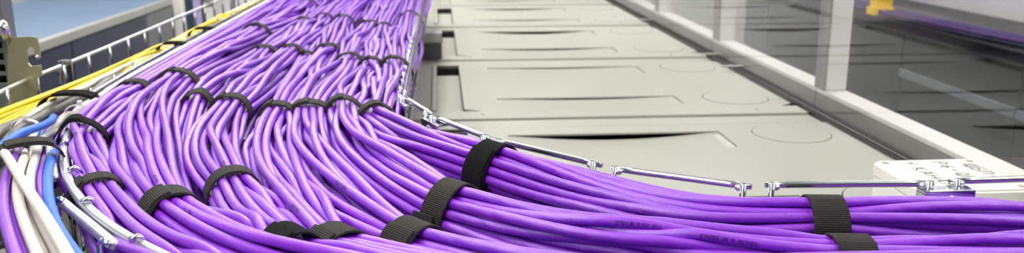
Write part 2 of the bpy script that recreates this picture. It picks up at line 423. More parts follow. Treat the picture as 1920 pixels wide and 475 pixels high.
def junction_box():
    zt = CAMZ-.315; x0, x1, y0, y1 = .548, .686, .915, 1.047
    o = ((x0+x1)/2, (y0+y1)/2, RACK)
    t = empty('junction_box', o); tag(t, 'white plastic junction box with marker writing beside the glass partition', 'junction box')
    def rounded(z0, z1, inset, nm, bev):
        bm = bmesh.new(); r = .012
        ring = []
        for cx, cy, a0 in ((x1-r, y1-r, 0), (x0+r, y1-r, 90), (x0+r, y0+r, 180), (x1-r, y0+r, 270)):
            for k in range(7):
                a = math.radians(a0+15*k); ring.append((cx+(r-inset)*math.cos(a), cy+(r-inset)*math.sin(a)))
        lv = [bm.verts.new((x, y, z0)) for x, y in ring]; f = bm.faces.new(lv)
        ex = bmesh.ops.extrude_face_region(bm, geom=[f]); up = [v for v in ex['geom'] if isinstance(v, bmesh.types.BMVert)]
        for v in up: v.co.z = z1
        es = [e for e in bm.edges if all(abs(v.co.z-z1) < 1e-6 for v in e.verts)]
        bmesh.ops.bevel(bm, geom=es, offset=bev, segments=3, affect='EDGES')
        return from_bm(nm, bm, PLASTIC, t, off=o)
    rounded(RACK, zt-.0165, .0012, 'base', .0008)
    lid = rounded(zt-.016, zt, 0, 'lid', .003)
    for x, y in ((x0+.013, y1-.013), (x1-.013, y1-.013), (x0+.013, y0+.013), (x1-.013, y0+.013)):
        bm = bmesh.new(); bmesh.ops.create_cone(bm, cap_ends=True, segments=20, radius1=.0045, radius2=.0042, depth=.0012)
        bmesh.ops.translate(bm, verts=bm.verts, vec=(x, y, zt+.0002)); from_bm('screw', bm, SCREWM, lid, off=o)
    for txt, x, ys in (('ЩБП-1', .655, 1.020), ('Р6-QF8', .622, 1.032), ('У.КАНАЛ', .582, 1.034)):
        v, q = writing(txt, .0165)
        wv = np.stack([x+v[:, 1], ys-v[:, 0], np.full(len(v), zt+.0004)], -1)
        mesh_np('handwriting', wv, q, MARKER, lid, False, off=o)
    # mounting ear in front
    bm = bmesh.new()
    for a in ((.592, .610, .878, .9165), (.626, .655, .878, .9165), (.610, .626, .878, .889), (.610, .626, .906, .9165)):
        add_box(bm, *a, RACK+.022, RACK+.026)
    from_bm('mounting_ear', bm, PLASTIC, t, off=o)
    box('ear_rib', .60, .65, .905, .9165, RACK, RACK+.0218, PLASTIC, t, off=o)

# ------------------------------------------------------------------ main cable tray
R3 = .003
LEFT = [(-.43, 2.95), (-.428, 2.2), (-.426, 1.6), (-.422, 1.13), (-.402, .985), (-.376, .886), (-.325, .758), (-.266, .657), (-.196, .574), (-.10, .49), (.02, .42), (.2, .345), (.45, .312), (.70, .31)]
RSEG = [[(-.036, 2.95), (-.0465, 1.072)], [(-.046, 1.063), (-.012, .968)], [(-.0095, .955), (.0485, .853)], [(.0515, .849), (.142, .752)],
        [(.149, .742), (.255, .679)], [(.268, .6835), (.4105, .6765)], [(.4275, .681), (.70, .687)]]

def at(pts, z): return [(x, y, z) for x, y in pts]

def tray():
    t = empty('cable_tray', (-.2, 1.5, FLOORW)); o = (-.2, 1.5, FLOORW)
    tag(t, 'wide zinc wire cable tray full of purple cables turning right above the racks', 'cable tray')
    wire('side_rail', at(LEFT, RAIL), R3*1.35, GALV, t, off=o)
    wire('side_rail', at(LEFT, FLOORW+.004), R3, ZINC, t, off=o)
    stat = []
    for s in RSEG:
        wire('side_rail', at(s, RAIL), R3, ZINC, t, step=.02, sides=14, off=o)
        stat.append(spline(at(s, RAIL), .01)[0])
    stat.append(spline(at(LEFT, RAIL), .01)[0])
    wire('side_rail', at([p for s in RSEG for p in s], FLOORW+.004), R3, ZINC, t, off=o)
    # floor wires
    Lc, _, _ = spline(at(LEFT, 0), .05); 
    rp = [p for s in RSEG for p in s]; Rc, _, _ = spline(at(rp, 0), .05)
    u = np.linspace(0, 1, 60)
    fl = lambda A, q: np.stack([np.interp(q, np.linspace(0, 1, len(A)), A[:, j]) for j in range(3)], -1)
    # pair the two sides by station: straight, bend, straight
    kl = np.array([0, .50, .60, .75, 1]); 
    def side(A, ks, q):
        return fl(A, np.interp(q, np.linspace(0, 1, len(ks)), ks))
    # fraction of length at which each side enters and leaves the bend
    def frac(A, fn):
        return np.argmin([fn(a) for a in A])/(len(A)-1)
    LA, _, _ = spline(at(LEFT, 0), .01); RA, _, _ = spline(at(rp, 0), .01)
    kL = [0, frac(LA, lambda a: abs(a[1]-1.06)), frac(LA, lambda a: abs(a[0]-.27) + (a[1] > .6)), 1]
    kR = [0, frac(RA, lambda a: abs(a[1]-1.06)), frac(RA, lambda a: abs(a[0]-.27)), 1]
    for w in (.2, .4, .6, .8):
        q = np.linspace(0, 1, 40)
        C = side(LA, kL, q)*(1-w)+side(RA, kR, q)*w
        C[:, 2] = FLOORW
        wire('floor_wire', C, .0025, ZINC, t, step=.02, sides=8, off=o)
    # U-shaped cross wires
    for q in np.concatenate([np.linspace(.0, .333, 38), np.linspace(.36, .66, 13), np.linspace(.7, .98, 6)]):
        a, b = side(LA, kL, [q])[0], side(RA, kR, [q])[0]
        d = (b-a)/np.linalg.norm(b-a); ai, bi = a+d*.0065, b-d*.0065
        up = RAIL+.004; pts = [(*ai[:2], RAIL-.003), (*ai[:2], FLOORW+.004), (*(ai+d*.006)[:2], FLOORW-.005), (*(bi-d*.006)[:2], FLOORW-.005), (*bi[:2], FLOORW+.004), (*bi[:2], up)]
        if .34 < q: pts = pts[:4]                            # in the bend the inner side carries its own stubs
        p = np.array(pts); C = []
        for k in range(len(p)-1):
            n = max(2, int(np.linalg.norm(p[k+1]-p[k])/.03)); C += [p[k]+(p[k+1]-p[k])*i/n for i in range(n)]
        C.append(p[-1])
        Cn = np.array(C); 
        V = wire_poly('cross_wire', Cn, .0026, ZINC, t, o, side_dir=np.cross(d, [0, 0, 1]))
    # hooked stubs of the outer curve, and uprights at the ends of the inner segments
    for x, y in ((126, 268), (140, 318), (166, 377), (258, 448)):
        c = P(x, y, RAIL+.005); hook(c, t, o)
    for s in RSEG[1:]:
        for k, e in ((0, .004), (1, -.006)):
            a, b = np.array(s[0]), np.array(s[1]); d = (b-a)/np.linalg.norm(b-a); n = np.array([d[1], -d[0]])
            if n[1] > 0: n = -n
            c = (a if k == 0 else b)+d*(e if k == 0 else e)+n*.0052
            V = wire_poly('upright_wire', np.array([(*c, RAIL+.0035), (*c, RAIL-.02), (*c, FLOORW)]), .0028, CHROME, t, o, side_dir=np.array([*d, 0]))
            bm = bmesh.new(); bmesh.ops.create_uvsphere(bm, u_segments=10, v_segments=8, radius=.0032)
            w = c-n*.002+d*(.004 if k == 0 else -.004)
            bmesh.ops.scale(bm, verts=bm.verts, vec=(1.2, 1, .9)); bmesh.ops.translate(bm, verts=bm.verts, vec=(*w, RAIL-.001)); from_bm('weld', bm, WELD, t, True, off=o)
    for pos, d in (((.4195, .671), (1, .01)), ((-.046, 1.052), (.33, -.94)), ((-.009, .949), (.4, -.91))):
        coupler(pos, d)
    return stat

def wire_poly(name, C, r, m, t, o, side_dir):
    """wire with corners in one vertical plane; the ring frame stays fixed to that plane"""
    T = np.gradient(C, axis=0); T /= np.linalg.norm(T, axis=1)[:, None]
    N = np.tile(np.asarray(side_dir, float)/np.linalg.norm(side_dir), (len(C), 1)); B = np.cross(N, T)
    B /= np.maximum(np.linalg.norm(B, axis=1)[:, None], 1e-6)
    V, Q, uv = tube_arrays(C, r, 10, True, (T, N, B))
    return mesh_np(name, V, Q, m, t, True, uv, o)

def hook(c, t, o):
    """upright wire whose bent end shows above the outer rail"""
    c = np.array(c); d = np.array([.75, .55, 0])
    C = np.array([c-d*.006+[0, 0, .0], c+[0, 0, .0012], c+d*.003+[0, 0, -.001], c+d*.0045+[0, 0, -.006], c+d*.0045+[0, 0, -.03], c+d*.0045+[0, 0, -.047]])
    wire('hooked_wire', C, .0026, CHROME, t, step=.003, sides=10, off=o)

NC = 0
COUP = ['bright steel splice clamp with round bolt head beside the white junction box', 'bright steel splice clamp at the inner corner where the tray starts turning',
        'small bright steel splice clamp just after the inner tray corner', 'steel clamp with wing on the outer wire rail by the slotted strut', 'steel clamp on the far part of the outer wire rail']
def coupler(pos, d, z=RAIL, w=.022):
    global NC
    x, y = pos; d = np.array([*d, 0.0]); d /= np.linalg.norm(d); n = np.array([d[1], -d[0], 0])
    if n[1] > 0: n = -n
    o = (x, y, z-.036); t = empty('splice_clamp', o); tag(t, COUP[NC], 'clamp', 'splice clamps on the wire trays'); NC += 1
    mtx = Matrix(((d[0], n[0], 0, 0), (d[1], n[1], 0, 0), (0, 0, 1, 0), (0, 0, 0, 1)))
    def part(nm, bm, m, sm=False):
        bmesh.ops.transform(bm, matrix=mtx, verts=bm.verts); return from_bm(nm, bm, m, t, sm)
    bm = bmesh.new(); add_box(bm, -w, w, .0045, .007, -.002, .033, .0009); part('front_plate', bm, CHROME)
    bm = bmesh.new(); add_box(bm, -w, w, -.008, .0045, .0305, .033, .0009); part('top_plate', bm, CHROME)
    bm = bmesh.new(); add_box(bm, -w, -w+.0025, -.008, .0045, -.002, .0305, .0009); part('end_plate', bm, CHROME)
    bm = bmesh.new(); bmesh.ops.create_cone(bm, cap_ends=True, segments=28, radius1=.0105, radius2=.0085, depth=.003)
    bmesh.ops.rotate(bm, verts=bm.verts, matrix=Matrix.Rotation(math.radians(-90), 3, 'X')); bmesh.ops.translate(bm, verts=bm.verts, vec=(0, .0085, .0185)); wa = part('washer', bm, ZINC, False)
    bm = bmesh.new(); bmesh.ops.create_uvsphere(bm, u_segments=16, v_segments=10, radius=.006); bmesh.ops.scale(bm, verts=bm.verts, vec=(1, .6, 1))
    bmesh.ops.translate(bm, verts=bm.verts, vec=(0, .0098, .0185)); part('bolt_head', bm, ZINC, True).parent = wa

# ------------------------------------------------------------------ cables: bundles laid between straps, then pushed apart
RC = .0040
STEP = .010
ZT, ZL = CAMZ-.2385, CAMZ-.268   # centre height of upper and lower bundles

def S(label, w=.024, kind=None, tail=None): return dict(label=label, w=w, kind=kind or RIB, tail=tail)

BUNDLES = [
 ('alpha', 18, 'purple network cable in the outermost bundle along the curved left rail', 'cables of the bundle along the outer rail', [
   (-.398, 2.95, ZT), (-.40, 2.3, ZT), (-.396, 1.75, ZT), (-.400, 1.164, ZT, S('black strap beside the left rail, farthest left of the middle row', .022)),
   (-.376, .925, ZT+.002, S('black fuzzy strap touching the left rail just above the curve', .022, FUZZ)), (-.292, .735, ZT, S('black strap half hidden between the curved rail and the largest ribbed strap', .02)), (-.235, .628, ZT), (-.145, .525, ZT), (.0, .43, ZT), (.2, .365, ZT), (.62, .345, ZT)]),
 ('beta', 25, 'purple network cable in the bundle through the large ribbed strap at lower left', 'cables of the large lower-left bundle', [
   (-.345, 2.95, ZT), (-.318, 2.149, ZT, S('black strap at the far top edge, leftmost of the far straps', .018)), (-.348, 1.708, ZT, S('black strap on the leftmost bundle of the upper row', .02)), (-.357, 1.207, ZT+.003, S('black strap second from left in the middle row, set just behind the third', .022)),
   (-.338, 1.02, ZT), (-.285, .83, ZT), (-.214, .674, ZT+.001, S('large black ribbed strap arching over the bundle at lower left', .026)), (-.12, .555, ZT), (.02, .46, ZT), (.2, .40, ZT), (.62, .388, ZT)]),
 ('bthree', 13, 'purple network cable in the loose bundle sinking between two ribbed straps', 'cables of the loose low bundle', [
   (-.288, 2.95, ZL), (-.284, 1.87, ZT, S('black strap at the far end, second from left', .018)), (-.296, 1.486, ZT, S('short black strap just right of the leftmost upper-row strap', .02)), (-.299, 1.079, ZT+.002, S('grey-black strap third from left in the middle row', .022)),
   (-.278, .92, ZL), (-.226, .775, ZL), (-.150, .640, ZL), (-.06, .535, ZL), (.08, .455, ZL), (.22, .43, ZL), (.62, .42, ZL)]),
 ('gamma', 19, 'purple network cable in the bundle under the ribbed strap with a pointed tip', 'cables of the pointed-strap bundle', [
   (-.24, 2.95, ZT), (-.246, 1.877, ZT, S('black strap at the far end, third from left', .018)), (-.248, 1.458, ZT, S('low black strap in the upper row above the pale cable fan', .02)), (-.25, 1.04, ZT+.003, S('grey-black strap fourth from left in the middle row', .022)),
   (-.238, .90, ZT), (-.180, .735, ZT+.002, S('black ribbed strap with a pointed end standing off its right side', .022, None, 'tip')), (-.103, .566, ZT+.002, S('fuzzy black strap cut by the bottom edge of the view', .028, FUZZ)), (-.02, .495, ZT), (.2, .45, ZT), (.62, .437, ZT)]),
 ('bfive', 10, 'purple network cable in the low bundle squeezed in the middle of the tray', 'cables of the low middle bundle', [
   (-.215, 2.95, ZL), (-.215, 1.9, ZL), (-.217, 1.438, ZT-.004, S('small black strap in the upper row next to the widest one', .02)), (-.212, .955, ZL+.002, S('small low black strap tucked between two middle-row straps', .02)),
   (-.182, .80, ZL), (-.130, .665, ZL), (-.05, .545, ZL), (.1, .48, ZL), (.25, .465, ZL), (.62, .46, ZL)]),
 ('delta', 19, 'purple network cable in the bundle under the ribbed strap at bottom centre', 'cables of the bottom-centre bundle', [
   (-.19, 2.95, ZT), (-.201, 1.863, ZT, S('black strap at the far end, fourth from left', .018)), (-.183, 1.436, ZT+.003, S('widest black strap of the upper row', .022)), (-.187, .994, ZT+.002, S('black strap in the middle row right above the fan of bending cables', .022)),
   (-.168, .83, ZT), (-.122, .685, ZT), (-.076, .583, ZT+.002, S('black ribbed strap at bottom centre beside the fuzzy one', .026)), (.01, .515, ZT), (.2, .492, ZT), (.62, .484, ZT)]),
 ('epsilon', 21, 'purple network cable in the bundle under the wide ribbed strap right of bottom centre', 'cables of the wide-strap bundle', [
   (-.14, 2.95, ZT), (-.143, 1.758, ZT, S('black strap at the far end near two others on the right', .018)), (-.141, 1.345, ZT, S('black strap in the upper row, third from the right rail', .02)), (-.150, 1.002, ZT+.002, S('black strap third from the inner tray corner in the middle row', .022)),
   (-.132, .855, ZT), (-.085, .71, ZT), (-.024, .601, ZT-.003, S('wide black ribbed strap below the one with a folded flap', .027)), (.06, .545, ZT-.008), (.2, .525, ZT-.014), (.62, .515, ZT-.014)]),
 ('zeta', 21, 'purple network cable in the bundle under the ribbed strap with a folded flap', 'cables of the folded-flap bundle', [
   (-.098, 2.95, ZT), (-.109, 1.705, ZT, S('black strap at the far end, second from the right rail', .018)), (-.102, 1.302, ZT, S('black strap in the upper row, second from the right rail', .02)), (-.112, 1.008, ZT+.002, S('black strap second from the inner tray corner in the middle row', .022)),
   (-.086, .865, ZT), (-.045, .752, ZT), (.006, .667, ZT+.002, S('black ribbed strap with a square folded flap on its near side', .024, None, 'flap')), (.10, .605, ZT-.006), (.286, .572, ZT-.014, S('black ribbed strap cut by the bottom edge at lower right', .028)), (.62, .570, ZT-.014)]),
 ('eta', 22, 'purple network cable in the bundle running along the inner rail', 'cables of the bundle along the inner rail', [
   (-.062, 2.95, ZT), (-.064, 1.902, ZT, S('black strap at the far end beside the right rail', .018)), (-.067, 1.294, ZT, S('black strap in the upper row touching the right rail', .02)), (-.072, .975, ZT, S('black strap at the inner tray corner, right end of the middle row', .02)),
   (-.032, .880, ZT+.001), (.046, .782, ZT+.003, S('tall fuzzy black strap where the inner bundle bends along the rail', .026, FUZZ)), (.135, .699, ZT-.007), (.21, .660, ZT-.010), (.302, .642, ZT-.008, S('tall black ribbed strap on the straight run at right', .028)), (.45, .638, ZT-.012), (.62, .636, ZT-.016)]),
 ('etalow', 11, 'purple network cable in the low bundle between the inner bundle and the next', 'cables of the low inner bundle', [
   (-.085, 2.95, ZL), (-.088, 1.6, ZL), (-.092, 1.0, ZL), (-.050, .855, ZL), (.028, .722, ZL+.003, S('small ribbed black strap low behind the tall fuzzy strap', .022)), (.13, .648, ZL-.012), (.3, .608, ZL-.024), (.62, .606, ZL-.024)]),
]

def hexslots(n, d):
    g = [((i+.5*(j % 2))*d, j*d*.866) for i in range(-5, 6) for j in range(-5, 6)]
    o = RNG.uniform(-.3, .3, 2)*d
    g.sort(key=lambda p: (p[0]-o[0])**2+.92*(p[1]-o[1])**2)
    p = np.array(g[:n]); return p-p.mean(0)

def assign(want, slots):
    n = len(want); perm = np.arange(n); cost = ((want[:, None]-slots[None])**2).sum(-1)
    for _ in range(6):
        ch = False
        for i in range(n):
            for j in range(i+1, n):
                if cost[i, perm[j]]+cost[j, perm[i]] < cost[i, perm[i]]+cost[j, perm[j]]-1e-12:
                    perm[i], perm[j] = perm[j], perm[i]; ch = True
        if not ch: break
    return slots[perm]

def lay_bundle(spec):
    nm, n, lab, grp, pts = spec
    C, s, cs = spline([p[:3] for p in pts], STEP)
    T, N, B = frames(C)
    knots = [(0.0, None)]+[(cs[i], p[3]) for i, p in enumerate(pts) if len(p) > 3]+[(s[-1], None)]
    offs = []; prev = None
    for ks, st in knots:
        sl = hexslots(n, 2*RC*1.06)
        if prev is None: cur = sl[RNG.permutation(n)]
        else:
            a = RNG.uniform(-.7, .7); c, q = math.cos(a), math.sin(a)
            cur = assign(prev@np.array([[c, q], [-q, c]])+RNG.normal(0, .006, (n, 2)), sl)
        offs.append(cur); prev = cur
    off = np.zeros((n, len(s), 2)); pin = np.zeros(len(s), bool)
    for k in range(len(knots)-1):
        a, b = knots[k][0], knots[k+1][0]
        ii = np.where((s >= a-1e-9) & (s <= b+1e-9))[0]
        t = (s[ii]-a)/(b-a); e = t*t*(3-2*t)
        L = b-a; bell = np.sin(np.pi*t)**.8
        if knots[k][1] is None: bell = np.maximum(bell, (t < .5)*1.0)
        if knots[k+1][1] is None: bell = np.maximum(bell, (t > .5)*1.0)
        base = offs[k][:, None]*(1-e)[None, :, None]+offs[k+1][:, None]*e[None, :, None]
        base = base*np.stack([1+.30*bell, 1-.02*bell], -1)[None]
        for c in range(n):
            for f in (1, 2):
                amp = np.array([.0068, .0038])*min(1, L/.35)/f**.6
                base[c] += (RNG.normal(0, 1, 2)*amp)[None]*(np.sin(np.pi*f*t+RNG.uniform(-.6, .6))*bell)[:, None]
        off[:, ii] = base
    for ks, st in knots:
        if st: pin |= abs(s-ks) < st['w']*.5+.003
    X = C[None]+off[..., :1]*N[None]+off[..., 1:]*B[None]
    return dict(name=nm, n=n, label=lab, group=grp, C=C, s=s, T=T, N=N, B=B, X=X, pin=pin, knots=knots)

def lay_path(pix, r, m, label, group, cat='cable', name='network_cable'):
    """single cable given by (pixel x, pixel y, height below the camera)"""
    pts = [p if len(p) == 4 else (*P(p[0], p[1], CAMZ-p[2]), 0) for p in pix]
    C, s, _ = spline([q[:3] for q in pts], STEP)
    return dict(X=C, r=r, m=m, label=label, group=group, cat=cat, name=name)

def relax(Xs, rs, pins, bid, static, iters, floor):
    """push overlapping cables apart; Xs list of (k,3) paths"""
    n = sum(len(x) for x in Xs); X = np.vstack(Xs); R = np.concatenate([np.full(len(x), r*1.075) for x, r in zip(Xs, rs)])
    bd = np.concatenate([np.full(len(x), q) for x, q in zip(Xs, bid)]+[np.full(len(static), -9)])
    cid = np.concatenate([np.full(len(x), i) for i, x in enumerate(Xs)])
    pin = np.concatenate(pins); ends = np.cumsum([len(x) for x in Xs]); starts = ends-[len(x) for x in Xs]
    isend = np.zeros(n, bool); isend[starts] = True; isend[ends-1] = True
    ns = len(static); Xst = static; home = X.copy()
    for it in range(iters):
        T = np.empty_like(X); T[1:-1] = X[2:]-X[:-2]; T[0] = X[1]-X[0]; T[-1] = X[-1]-X[-2]
        T[starts] = X[starts+1]-X[starts]; T[ends-1] = X[ends-1]-X[ends-2]
        T /= np.maximum(np.linalg.norm(T, axis=1)[:, None], 1e-9)
        A = np.vstack([X, Xst]); RA = np.concatenate([R, np.full(ns, .0042)]); EX = np.concatenate([pin*.0023, np.zeros(ns)]); ca = np.concatenate([cid, np.full(ns, -1)])
        h = .0125; g = np.floor((A-A.min(0)+h)/h).astype(np.int64); K = 4000
        key = (g[:, 0]*K+g[:, 1])*K+g[:, 2]; od = np.argsort(key, kind='stable'); ks = key[od]
        D = np.zeros_like(X); cnt = np.zeros(n)
        idx = np.arange(n)
        for dx in (-1, 0, 1):
            for dy in (-1, 0, 1):
                for dz in (-1, 0, 1):
                    tk = key[:n]+(dx*K+dy)*K+dz
                    lo = np.searchsorted(ks, tk, 'left'); hi = np.searchsorted(ks, tk, 'right')
                    for j in range(int((hi-lo).max(initial=0))):
                        v = idx[lo+j < hi]; o = od[lo[v]+j]
                        k = ca[o] != cid[v]; v, o = v[k], o[k]
                        d = X[v]-A[o]; tg = (d*T[v]).sum(1); pd = d-tg[:, None]*T[v]; l = np.linalg.norm(pd, axis=1)
                        mn = R[v]+RA[o]+(EX[v]+EX[o])*(bd[v] != bd[o]); k = (abs(tg) < STEP*.55) & (l < mn)
                        if not k.any(): continue
                        v, pd, l, mn = v[k], pd[k], l[k], mn[k]
                        st = np.where(o[k] >= n, 1.0, .5)
                        mv = ((mn-l)*st/np.maximum(l, 1e-5))[:, None]*pd
                        np.add.at(D, v, mv); np.add.at(cnt, v, 1)
        w = np.where(pin, .5, 1.0)[:, None]
        X = X+D/np.maximum(cnt, 1)[:, None]**.6*w
        X[:, 2] = np.maximum(X[:, 2], floor+R)
        for _ in range(2):
            Lp = np.zeros_like(X); Lp[1:-1] = (X[2:]+X[:-2])/2-X[1:-1]; Lp[isend] = 0
            X = X+Lp*np.where(pin, .0, .5 if it < iters-6 else .3)[:, None]
        X[pin] += (home[pin]-X[pin])*(.2 if it < iters-6 else .03)
    return [X[a:b] for a, b in zip(starts, ends)]

def cable_ink(obj, C, s0, text, ang, size, off):
    """printed characters wrapped on the sheath (seven-segment-like strokes)"""
    T, N, B = frames(C); L = np.concatenate([[0], np.cumsum(np.linalg.norm(np.diff(C, axis=0), axis=1))])
    seg = {'0': 'abcdef', '1': 'bc', '2': 'abged', '3': 'abgcd', '4': 'fgbc', '5': 'afgcd', '6': 'afgedc', '7': 'abc', '8': 'abcdefg', '9': 'abcdfg', ' ': ''}
    ln = {'a': ((0, 2), (1, 2)), 'b': ((1, 2), (1, 1)), 'c': ((1, 1), (1, 0)), 'd': ((0, 0), (1, 0)), 'e': ((0, 1), (0, 0)), 'f': ((0, 2), (0, 1)), 'g': ((0, 1), (1, 1))}
    V, Q = [], []; x = 0; hw = .00020
    for ch in text:
        for c in seg[ch]:
            a, b = [np.array(p)*[size*.55, size*.5]+[x, 0] for p in ln[c]]
            d = (b-a)/np.linalg.norm(b-a); nn = np.array([-d[1], d[0]])*hw; d = d*hw
            for st in range(1):
                k = len(V); V += [a-d-nn, b+d-nn, b+d+nn, a-d+nn]; Q.append([k, k+1, k+2, k+3])
        x += size*.85
    V = np.array(V); u = s0+V[:, 0]; w = ang+(V[:, 1]-size/2)/RC
    ip = lambda Z: np.stack([np.interp(u, L, Z[:, j]) for j in range(3)], -1)
    c, nn, bb = ip(C), ip(N), ip(B)
    W_ = c+(RC+.00012)*(np.cos(w)[:, None]*nn+np.sin(w)[:, None]*bb)
    mesh_np('printed_marking', W_, np.array(Q), INK, obj, False, off=off)

def ring_profile(p2, r, nd=80):
    """rounded outline round the cables: smoothed support function of their hull"""
    a = np.arange(nd)/nd*2*np.pi; u = np.stack([np.cos(a), np.sin(a)], -1)
    c = p2.mean(0); h = ((p2-c)@u.T).max(0)+r; h0 = h.copy()
    k = np.exp(-.5*((np.arange(nd)-nd//2)/(nd*.045))**2); k = np.roll(k/k.sum(), -(nd//2))
    h = np.real(np.fft.ifft(np.fft.fft(h)*np.fft.fft(k)))
    h += .65*max(0, (h0-h).max())
    dh = (np.roll(h, -1)-np.roll(h, 1))/(2*2*np.pi/nd)
    pts = c+h[:, None]*u+dh[:, None]*np.stack([-u[:, 1], u[:, 0]], -1)
    q = np.vstack([pts, pts[:1]]); L = np.concatenate([[0], np.cumsum(np.linalg.norm(np.diff(q, axis=0), axis=1))])
    s = np.linspace(0, L[-1], nd, endpoint=False)
    return np.stack([np.interp(s, L, q[:, j]) for j in (0, 1)], -1), L[-1]

def band(name, prof, th, w, c, T, N, B, m, parent, off, closed=True, wob=0.0):
    """flat strip of width w following a 2-D profile"""
    p = np.asarray(prof); n = len(p)
    d = (np.roll(p, -1, 0)-np.roll(p, 1, 0)) if closed else np.gradient(p, axis=0)
    d /= np.linalg.norm(d, axis=1)[:, None]; nn = np.stack([d[:, 1], -d[:, 0]], -1)
    if closed and ((p-p.mean(0))*nn).sum() < 0: nn = -nn
    po = p+nn*th
    L = np.concatenate([[0], np.cumsum(np.linalg.norm(np.diff(p, axis=0), axis=1))])
    to3 = lambda q, o: c+q[:, :1]*N+q[:, 1:]*B+np.asarray(o)[:, None]*T
    wb = wob*np.sin(np.arange(n)/n*2*np.pi*1.0+1.3)
    h = w/2; k = np.arange(n if closed else n-1); k2 = (k+1) % n
    V, Q, UV = [], [], []
    def face(a, b, va, vb):
        o = len(V)*0+sum(len(x) for x in V); V.extend([a, b])
        Q.append(np.stack([o+k, o+k2, o+n+k2, o+n+k], -1))
        l2 = L[k]+np.linalg.norm(p[k2]-p[k], axis=1)
        UV.append(np.stack([np.stack([L[k], 0*k+va], -1), np.stack([l2, 0*k+va], -1), np.stack([l2, 0*k+vb], -1), np.stack([L[k], 0*k+vb], -1)], 1).reshape(-1, 2))
    e = .0005
    face(to3(po, wb-h+e), to3(po, wb+h-e), 0, w)             # outside
    face(to3(po, wb+h-e), to3(p+nn*th*.6, wb+h), w, w+.001); face(to3(p+nn*th*.6, wb-h), to3(po, wb-h+e), 0, 0)
    face(to3(p+nn*th*.6, wb+h), to3(p, wb+h), w, w+.001); face(to3(p, wb-h), to3(p+nn*th*.6, wb-h), 0, 0)
    face(to3(p, wb+h), to3(p, wb-h), 0, w)
    V = np.vstack(V); Q = np.vstack(Q)
    if not closed:
        for i in (0, n-1):
            q = np.vstack([to3(po[i:i+1], wb[i:i+1]-h), to3(po[i:i+1], wb[i:i+1]+h), to3(p[i:i+1], wb[i:i+1]+h), to3(p[i:i+1], wb[i:i+1]-h)])
            Q = np.vstack([Q, [[len(V), len(V)+1, len(V)+2, len(V)+3]]]); V = np.vstack([V, q]); UV.append(np.zeros((4, 2)))
    return mesh_np(name, V, Q, m, parent, True, np.vstack(UV), off)

def make_strap(b, ks, st):
    i = int(np.argmin(abs(b['s']-ks))); c, T, N, B = b['C'][i], b['T'][i], b['N'][i], b['B'][i]
    pts = b['X'][:, max(0, i-1):i+2].reshape(-1, 3)-c
    p2 = np.stack([pts@N, pts@B], -1)
    th = .0017
    prof, L = ring_profile(p2, RC+.0003)
    base = tuple(c-np.array([0, 0, .022]))
    t = empty('cable_strap', base); tag(t, st['label'], 'strap', 'black straps binding the purple cables')
    band('strap_band', prof, th, st['w'], c, T, N, B, st['kind'], t, base, wob=.001)
    # overlapping end of the strap
    n = len(prof); a0 = np.argmin(abs(np.arctan2(prof[:, 1]-prof[:, 1].mean(), prof[:, 0]-prof[:, 0].mean())-RNG.uniform(-.6, .3)))
    cen = prof.mean(0); order = np.arange(0, 20)
    q = prof[(a0+order) % n]; out = q-cen; out = out/np.linalg.norm(out, axis=1)[:, None]
    lift = np.clip(1-order/6, 0, 1)**2*.0022
    seg = q+out*(th+.0002+lift)[:, None]
    if st['tail'] == 'tip':                                     # end standing off to the right
        d = np.array([.95, -.3]); d = d/np.linalg.norm(d)*(-1 if N[0] < 0 else 1)
        k = np.argmax(prof@np.array([math.copysign(1, N[0]), .0])); s0 = prof[k]
        dirn = np.array([math.copysign(1, N[0])*.93, -.12])
        seg = np.array([s0+dirn*x+[0, .0006] for x in np.linspace(0, .011, 5)])
        band('strap_end', seg, .0012, st['w']*.6, c, T, N, B, FUZZ, t, base, closed=False); return
    if st['tail'] == 'flap':                                    # square folded flap on the side facing the camera
        sgn = -1 if (N[1] > 0) else 1
        k = np.argmax(prof@np.array([sgn, -.25])); s0 = prof[k]+[sgn*.0022, 0]
        seg = np.array([s0+[sgn*.0006*j, .010-.0033*j] for j in range(8)])
        o2 = band('strap_end', seg[::(1 if sgn < 0 else -1)], .0024, st['w']*.95, c-T*.004, T, N, B, RIB, t, base, closed=False)
        return
    band('strap_end', seg, th, st['w']*.97, c, T, N, B, st['kind'], t, base, closed=False)

def build_cables(static):
    bs = [lay_bundle(b) for b in BUNDLES]
    side = side_cables()
    Xs, rs, pins = [], [], []
    for b in bs:
        for i in range(b['n']): Xs.append(b['X'][i]); rs.append(RC); pins.append(b['pin'])
    nb = len(Xs)
    for sgl in side: Xs.append(sgl['X']); rs.append(sgl['r']); pins.append(np.zeros(len(sgl['X']), bool))
    bid = [i for i, b in enumerate(bs) for _ in range(b['n'])]+[100+i for i in range(len(side))]
    out = relax(Xs, rs, pins, bid, np.vstack(static), 34, FLOORW+.0036)
    k = 0; inked = 0
    for b in bs:
        for i in range(b['n']):
            C = out[k]; k += 1; b['X'][i] = C
            o = tuple(C[len(C)//2]-np.array([0, 0, RC]))
            V, Q, uv = tube_arrays(C, RC, 10)
            ob = mesh_np('network_cable', V, Q, PURPLE, None, True, uv, o); ob.location = o
            tag(ob, b['label'], 'cable', b['group'])
            b.setdefault('objs', []).append((ob, o))
    for sgl in side:
        C = out[k]; k += 1; sgl['X'] = C
        o = tuple(C[len(C)//2]-np.array([0, 0, sgl['r']]))
        V, Q, uv = tube_arrays(C, sgl['r'], 10)
        ob = mesh_np(sgl['name'], V, Q, sgl['m'], None, True, uv, o); ob.location = o
        tag(ob, sgl['label'], sgl['cat'], sgl['group'])
    for b in bs:
        for ks, st in b['knots']:
            if st: make_strap(b, ks, st)
    ink_marks(bs)
    return bs, side

